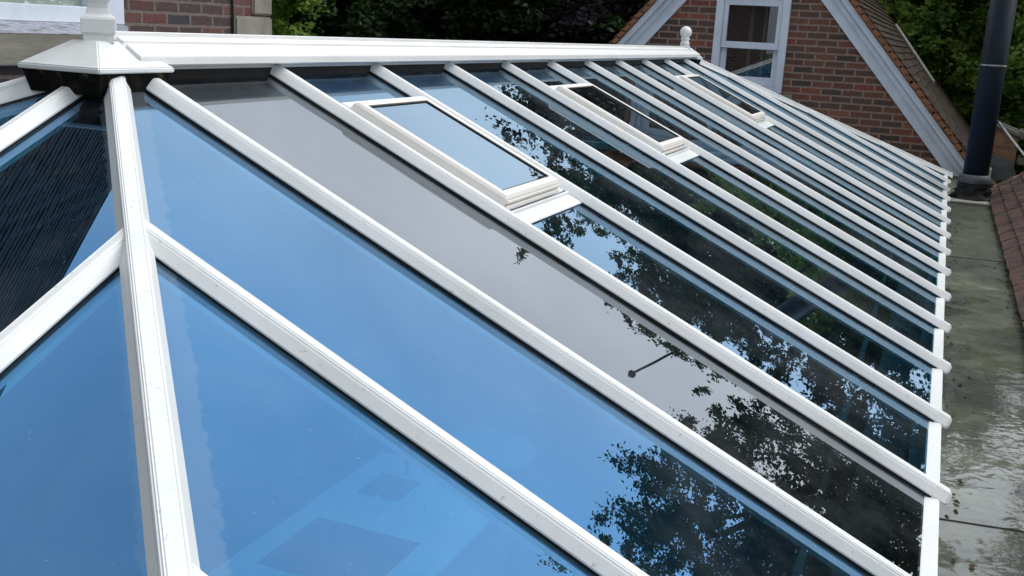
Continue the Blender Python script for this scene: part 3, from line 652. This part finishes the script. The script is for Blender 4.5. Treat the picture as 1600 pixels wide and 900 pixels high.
m = MB(); m.box((HX-.02, .98, -.20), (HX+.075, 2.72, -.035)); m.build('window_sill', MT['stone_wet'], LH, bevel=.006)
m = MB(); m.box((HX-.06, 1.0, .12), (HX-.02, 1.05, 1.25)); m.box((HX-.08, 2.44, .03), (HX+.02, 2.70, 1.25)); m.box((HX-.08, 1.0, .030), (HX+.01, 2.44, .125)); m.box((HX-.06, 1.0, 1.15), (HX-.02, 2.44, 1.25))
wf = m.build('window', MT['paint_blue'], LH, bevel=.006)
m = MB(); m.box((HX-.08, 1.0, -.034), (HX+.045, 2.70, .029)); m.build('timber_sill', MT['paint_peel'], wf, bevel=.004)
m = MB(); m.add([(HX-.05, 1.05, .125), (HX-.05, 2.44, .125), (HX-.05, 2.44, 1.15), (HX-.05, 1.05, 1.15)], [(0,1,2,3)]); m.build('pane', MT['pane_bright'], wf)
m = MB(); m.box((HX-.064, 1.04, .1), (HX-.060, 2.46, 1.2)); m.build('pale_backing', MT['pale_backing'], wf)  # sheet added behind the pane to imitate its pale reflection
m = MB(); m.tube((HX+.012, 3.74, -1.1), (HX+.012, 3.74, 1.5), .008, seg=8); m.build('cable', MT['rubber'], LH)
ra = R(56); d = Vector((-math.cos(ra), 0, math.sin(ra))); nn = Vector((math.sin(ra), 0, math.cos(ra)))
tf = tile_field((HX+.22, -7.0, 1.28), d, (0, 1, 0), nn, 41, 69, .1655, .080, 31, L=.12, th=.006); tf.build('roof', MT['tile_slate'], LH)
m = MB(); m.obox((HX+.20, -7.0, 1.26), d*3.4, (0, 11.35, 0), nn*.012); m.build('roof_deck', MT['lead'], LH)
m = MB(); o2 = Vector((HX+.20, -7.0, 1.26))+d*3.4; m.obox(o2, Vector((-math.cos(ra), 0, -math.sin(ra)))*3.4, (0, 11.35, 0), nn*.03); m.build('roof_slope', MT['tile_slate'], LH)
m = MB(); m.tube((HX+.24, -7.0, 1.22), (HX+.24, 4.3, 1.22), .055, seg=12); m.build('gutter', MT['rubber'], LH, smooth=True)
set_origin(LH, (HX-2.2, -1.4, GZ))

# ------------------------------------------------------------------ flue pipe
FX, FY = 2.50, 7.88
FP = thing('flue_pipe', 'tall dark navy metal flue pipe rising from a rubber flashed base on the flat roof', 'flue pipe')
m = MB(); m.tube((FX, FY, RZ+.16), (FX, FY, 1.05), .108, seg=40); m.build('pipe', MT['flue'], FP, smooth=True)
m = MB(); m.tube((FX, FY, .035), (FX, FY, .047), .1105, seg=40); m.build('joint_band', MT['steel'], FP)
m = MB(); m.lathe((FX, FY, 0), [(.118, RZ+.235), (.128, RZ+.225), (.150, RZ+.165), (.145, RZ+.160)], seg=36); m.build('storm_collar', MT['lead'], FP, smooth=True)
rnd = random.Random(2); pr = []
m = MB(); seg = 40
rings = [(.125, .165), (.150, .135), (.135, .115), (.165, .085), (.150, .065), (.190, .030), (.200, .010)]
vs = []
for j, (r_, z_) in enumerate(rings):
    for i in range(seg):
        t = 2*math.pi*i/seg; q_ = r_*(1+.05*math.sin(5*t+j*1.7)+.04*rnd.uniform(-1, 1)); vs.append((FX+q_*math.cos(t), FY+q_*math.sin(t), RZ+z_+.008*math.sin(3*t+j)))
m.add(vs, [(j*seg+i, j*seg+(i+1) % seg, (j+1)*seg+(i+1) % seg, (j+1)*seg+i) for j in range(len(rings)-1) for i in range(seg)]); m.build('rubber_boot', MT['rubber'], FP, smooth=True)
m = MB(); m.box((FX-.20, FY-.33, RZ+.001), (FX+.24, FY+.2, RZ+.018)); m.build('base_slab', MT['mortar'], FP, bevel=.006)
m = MB(); m.tube((FX+.109, FY-.02, -.445), (FX+.125, FY-.04, -.445), .012, seg=10); m.build('stay_lug', MT['steel'], FP)
# two stays running to the tiled slope
def to_tile(px, py):
    r = ray_dir(px, py); # plane z = RZ+.03 + (x-2.67)*tan(33)
    tt = math.tan(R(33)); t = (RZ+.05+(CAMLOC.x-2.67)*tt-CAMLOC.z)/(r.z-r.x*tt); return CAMLOC+r*t
for (px, py) in ((1636, 288), (1640, 224)):
    r = ray_dir(px, py); Bp = to_tile(px, py)
    if not (0 < (Bp-CAMLOC).length < 14) or Bp.y < 3: Bp = CAMLOC + r*((7.4-CAMLOC.y)/r.y)
    m = MB(); m.tube((FX+.115, FY-.03, -.445), Bp, .009, seg=8); m.build('stay_rod', MT['steel'], FP)
set_origin(FP, (FX, FY, RZ))

# ------------------------------------------------------------------ old parapet and rubble behind the flue
OP = thing('old_brick_parapet', 'weathered orange brick parapet with pale stone coping behind the flue pipe', 'parapet')
m = MB(); m.prism([(2.50, 9.86, -1.15), (2.93, 9.86, -1.15), (2.93, 9.86, -.70), (2.55, 9.86, -.56), (2.50, 9.86, -.60)], (0, .2, 0)); m.build('wall', MT['brick_old'], OP)
m = MB(); m.obox((2.52, 9.80, -.545), (.42, 0, -.155), (0, .30, 0), (.0, 0, .045)); m.obox((2.555, 9.78, -.62), (.20, 0, -.50), (0, .05, 0), (-.045, 0, -.02)); m.build('coping', MT['stone_wet'], OP, bevel=.01)
m = MB()
rnd = random.Random(8)
for i in range(9):
    x = 2.95+.03*i+rnd.uniform(-.01, .02); z = -.98+.10*(i % 4)
    m.obox((x, 9.72+rnd.uniform(-.05, .05), z), (.20, .02, rnd.uniform(-.02, .02)), (0, .2, 0), (0, 0, .07))
m.box((2.93, 9.84, -.72), (3.6, 10.1, -.62)); m.box((2.97, 9.80, -.60), (3.6, 10.1, -.54)); m.build('stone_courses', MT['stone_wet'], OP, bevel=.012)
m = MB(); m.prism([(2.60, 9.70, -1.15), (2.98, 9.70, -1.15), (2.90, 9.70, -.95), (2.72, 9.70, -.90)], (0, .08, 0)); m.build('lead_apron', MT['lead'], OP)
set_origin(OP, (2.8, 9.9, -1.15))
m = MB()
m.obox((2.46, 9.35, RZ+.001), (.24, .0, .0), (0, .3, .0), (0, .02, .16)); fl = m.build('cement_fillet', MT['mortar'], bevel=.02)
tag(fl, 'lump of pale cement fillet at the foot of the flue corner', 'cement')

# ------------------------------------------------------------------ trees
def crown(rs, center, rad, nclump, per, leaf, shape='round', flat=1.0):
    """leaf-sized faces in clumps spread through an uneven crown"""
    c = np.array(center); rad = np.array(rad)
    d = rs.normal(size=(nclump, 3)); d /= np.linalg.norm(d, axis=1)[:, None]
    rr = rs.uniform(0.35, 1.0, nclump)**0.5
    lump = 1+.22*np.sin(3.1*d[:, 0]+1.7*rs.uniform(0, 6))*np.cos(2.7*d[:, 2]+rs.uniform(0, 6))+.06*rs.normal(size=nclump)
    pos = c + d*rad*(rr*lump)[:, None]
    nb = max(12, nclump//9); own = rs.randint(0, nb, nclump)          # clumps gather on branches
    loose = rs.uniform(size=nclump) < .42
    pos = np.where(loose[:, None], c+(pos-c)*.86, pos[:nb][own] + rs.normal(size=(nclump, 3))*rad*.12)
    if shape == 'cone':
        u = rs.uniform(0, 1, nclump)**.8; th = rs.uniform(0, 2*np.pi, nclump); q = (1-u)*rs.uniform(.35, 1.0, nclump)**.5*(1+.15*rs.normal(size=nclump))
        pos = c + np.stack([np.cos(th)*q*rad[0], np.sin(th)*q*rad[1], (u*2-1)*rad[2]], 1)
    csz = rs.uniform(.6, 1.4, nclump)
    ax_ = rs.normal(size=(nclump, 3)); ax_[:, 2] = ax_[:, 2]*.4-.35; ax_ /= np.linalg.norm(ax_, axis=1)[:, None]
    P = np.repeat(pos, per, 0) + np.repeat(ax_*csz[:, None], per, 0)*rs.normal(size=(nclump*per, 1))*.21 + rs.normal(size=(nclump*per, 3))*np.repeat(csz, per)[:, None]*np.array([.085, .085, .06])
    n = len(P); a = rs.normal(size=(n, 3)); a[:, 2] *= .5; a /= np.linalg.norm(a, axis=1)[:, None]
    b = rs.normal(size=(n, 3)); b -= (b*a).sum(1)[:, None]*a; b /= np.linalg.norm(b, axis=1)[:, None]
    s = leaf*rs.uniform(.6, 1.4, n)[:, None]
    V = np.stack([P-a*s*.55, P+b*s*.28, P+a*s*.55, P-b*s*.28], 1).reshape(-1, 3)
    return V
def leafmesh(name, V, mat, parent):
    n = len(V)//4; me = bpy.data.meshes.new(name)
    me.vertices.add(len(V)); me.vertices.foreach_set('co', V.astype(np.float32).ravel())
    me.loops.add(len(V)); me.loops.foreach_set('vertex_index', np.arange(len(V), dtype=np.int32))
    me.polygons.add(n); me.polygons.foreach_set('loop_start', np.arange(n, dtype=np.int32)*4)
    me.update(calc_edges=True); me.validate(); me.materials.append(mat)
    o = bpy.data.objects.new(name, me); COL.objects.link(o); o.parent = parent; return o
def tree(name, label, azd, D, ztop, r, mat, seed, shape='round', nclump=420, per=60, leaf=.12, zlow=None, group=None):
    rs = np.random.RandomState(seed)
    x = CAMLOC.x + D*math.sin(R(azd)); y = CAMLOC.y + D*math.cos(R(azd))
    t = thing(name, label, 'tree', group=group); t.location = (x, y, GZ)
    zl = (GZ+1.2 if zlow is None else zlow); hc = (ztop-zl)/2; zc = zl+hc-GZ
    V = crown(rs, (0, 0, zc), (r, r, hc), nclump, per, leaf, shape)
    leafmesh('crown', V, mat, t)
    m = MB(); hgt = zc+(hc*.5)
    m.tube((0, 0, 0), (0.1, 0, zc*.5), .26, .20, 12); m.tube((0.1, 0, zc*.5), (0, .1, hgt), .20, .06, 12)
    for i in range(9):
        a = i*2.4; z0 = zc*.45+(hgt-zc*.45)*i/9.0; L = r*rs.uniform(.5, .85)
        m.tube((0.05, 0, z0), (L*math.cos(a), L*math.sin(a), z0+L*.55), .075, .02, 8)
    m.build('trunk', MT['bark'], t, smooth=True)
    return t
tree('bushy_tree', 'fresh green bushy tree peeping out beside the stone quoins', -37.6, 17, 5.0, 1.6, MT['leaf_lit'], 1, nclump=420, per=110, leaf=.10)
tree('evergreen_tree', 'dark evergreen beside the fresh green bushy tree, above the ridge', -32.5, 21, 6.0, 2.6, MT['leaf_dark'], 2, nclump=1300, per=110, leaf=.12)
tree('evergreen_tree', 'dark evergreen with light tips, in the middle above the white ridge', -26, 20.5, 6.6, 2.7, MT['leaf_dark'], 3, nclump=1300, per=110, leaf=.12)
tree('evergreen_tree', 'dark evergreen touching the copper tree, above the white ridge', -20, 21.5, 5.2, 2.5, MT['leaf_dark'], 4, nclump=1300, per=110, leaf=.12)
tree('copper_tree', 'almost black copper leaved tree behind the left bargeboard', -14.6, 21, 5.3, 2.8, MT['leaf_copper'], 5, nclump=900, per=100, leaf=.11)
tree('broadleaf_tree', 'bright green broadleaf tree between the tiled gable roof and flue pipe', -1.6, 22.5, 3.4, 3.0, MT['leaf_lit'], 6, nclump=1150, per=150, leaf=.10)
tree('broadleaf_tree', 'bright green broadleaf tree to the right of the flue pipe', 5.0, 21, 3.2, 2.8, MT['leaf_lit'], 7, nclump=1000, per=150, leaf=.10)
# taller trees behind the gable, met in the glass as reflections
tree('tall_tree', 'tall dark tree rising behind the gable roof, mirrored in the middle panes', -10.2, 27, 8.0, 3.6, MT['leaf_mid'], 8, nclump=1900, per=120, leaf=.115)
tree('tall_tree', 'tall dark tree directly behind the flue pipe, mirrored in the grey pane', 1.0, 27.5, 8.6, 3.2, MT['leaf_mid'], 18, nclump=1800, per=120, leaf=.11)
tree('tall_tree', 'tall dark tree farthest behind the gable ridge, filling the gap between two others', -4.2, 30, 8.8, 3.6, MT['leaf_mid'], 28, nclump=1900, per=110, leaf=.12)
tree('tall_tree', 'tallest dark tree, its crown mirrored in the nearest right panes', 13.5, 19, 9.4, 2.5, MT['leaf_mid'], 9, nclump=720, per=150, leaf=.088)
tree('tall_tree', 'broad dark tree beyond the tiled slope, mirrored along the eaves', 21.5, 19, 10.2, 3.4, MT['leaf_mid'], 10, nclump=850, per=130, leaf=.10)

# slim post with a cowl, mirrored in the grey pane
pxx, pyy = 2.56, 11.6
PO = thing('lamp_post', 'slim black post with a small cap, mirrored in the grey glass pane', 'post', (pxx, pyy, GZ))
m = MB(); m.tube((0, 0, 0), (0, 0, 7.8), .03, .02, 10); m.build('pole', MT['rubber'], PO)
m = MB(); m.lathe((0, 0, 7.8), [(.03, 0), (.06, .03), (.065, .09), (.03, .14), (.01, .16)], seg=14); m.build('cap', MT['rubber'], PO)
# leaf litter and moss crumbs caught along the gutter edges
rs = np.random.RandomState(77); n_ = 260
yy = rs.uniform(-.5, 8.6, n_); side = rs.uniform(size=n_) < .6
xx = np.where(side, 2.655-np.abs(rs.normal(0, .03, n_)), 2.30+np.abs(rs.normal(0, .05, n_)))
m = MB()
for i in range(n_):
    q_ = rs.uniform(.004, .014); a = rs.uniform(0, 6.28); c_, s2 = math.cos(a)*q_, math.sin(a)*q_
    m.add([(xx[i]-c_, yy[i]-s2, RZ+.004), (xx[i]+s2*.5, yy[i]-c_*.5, RZ+.004), (xx[i]+c_, yy[i]+s2, RZ+.004), (xx[i]-s2*.5, yy[i]+c_*.5, RZ+.004), (xx[i], yy[i], RZ+.004+q_*.7)], [(0, 1, 4), (1, 2, 4), (2, 3, 4), (3, 0, 4)])
MT['litter'] = noisy('dry_litter', [(0.35, (0.020, 0.022, 0.010)), (0.65, (0.10, 0.075, 0.035))], 25, 3, 0.9)
lt = m.build('leaf_litter', MT['litter']); lt['kind'] = 'stuff'
tag(lt, 'brown crumbs of moss and leaf litter caught along the wet flat roof edges', 'leaf litter')
# far-off wood closing the view behind the separate trees
rs = np.random.RandomState(91); nn_ = 2600
aa = np.radians(rs.uniform(-52, 14, nn_)); DD = rs.uniform(36, 44, nn_); top = 2.6+1.1*np.sin(aa*23)+.7*np.sin(aa*61+1)
zz = GZ + rs.uniform(0, 1, nn_)*(top+3.2-GZ*0)
pos = np.stack([CAMLOC.x+DD*np.sin(aa), CAMLOC.y+DD*np.cos(aa), zz], 1)
V = []
P = np.repeat(pos, 70, 0)+rs.normal(size=(nn_*70, 3))*np.array([.5, .5, .38]); n = len(P)
a = rs.normal(size=(n, 3)); a /= np.linalg.norm(a, axis=1)[:, None]; b = rs.normal(size=(n, 3)); b -= (b*a).sum(1)[:, None]*a; b /= np.linalg.norm(b, axis=1)[:, None]
q_ = .26*rs.uniform(.6, 1.4, n)[:, None]
V = np.stack([P-a*q_*.55, P+b*q_*.28, P+a*q_*.55, P-b*q_*.28], 1).reshape(-1, 3)
fw = leafmesh('distant_wood', V, MT['leaf_dark'], None); fw['kind'] = 'stuff'
tag(fw, 'dark far-off wood closing the gaps behind the garden trees', 'wood')
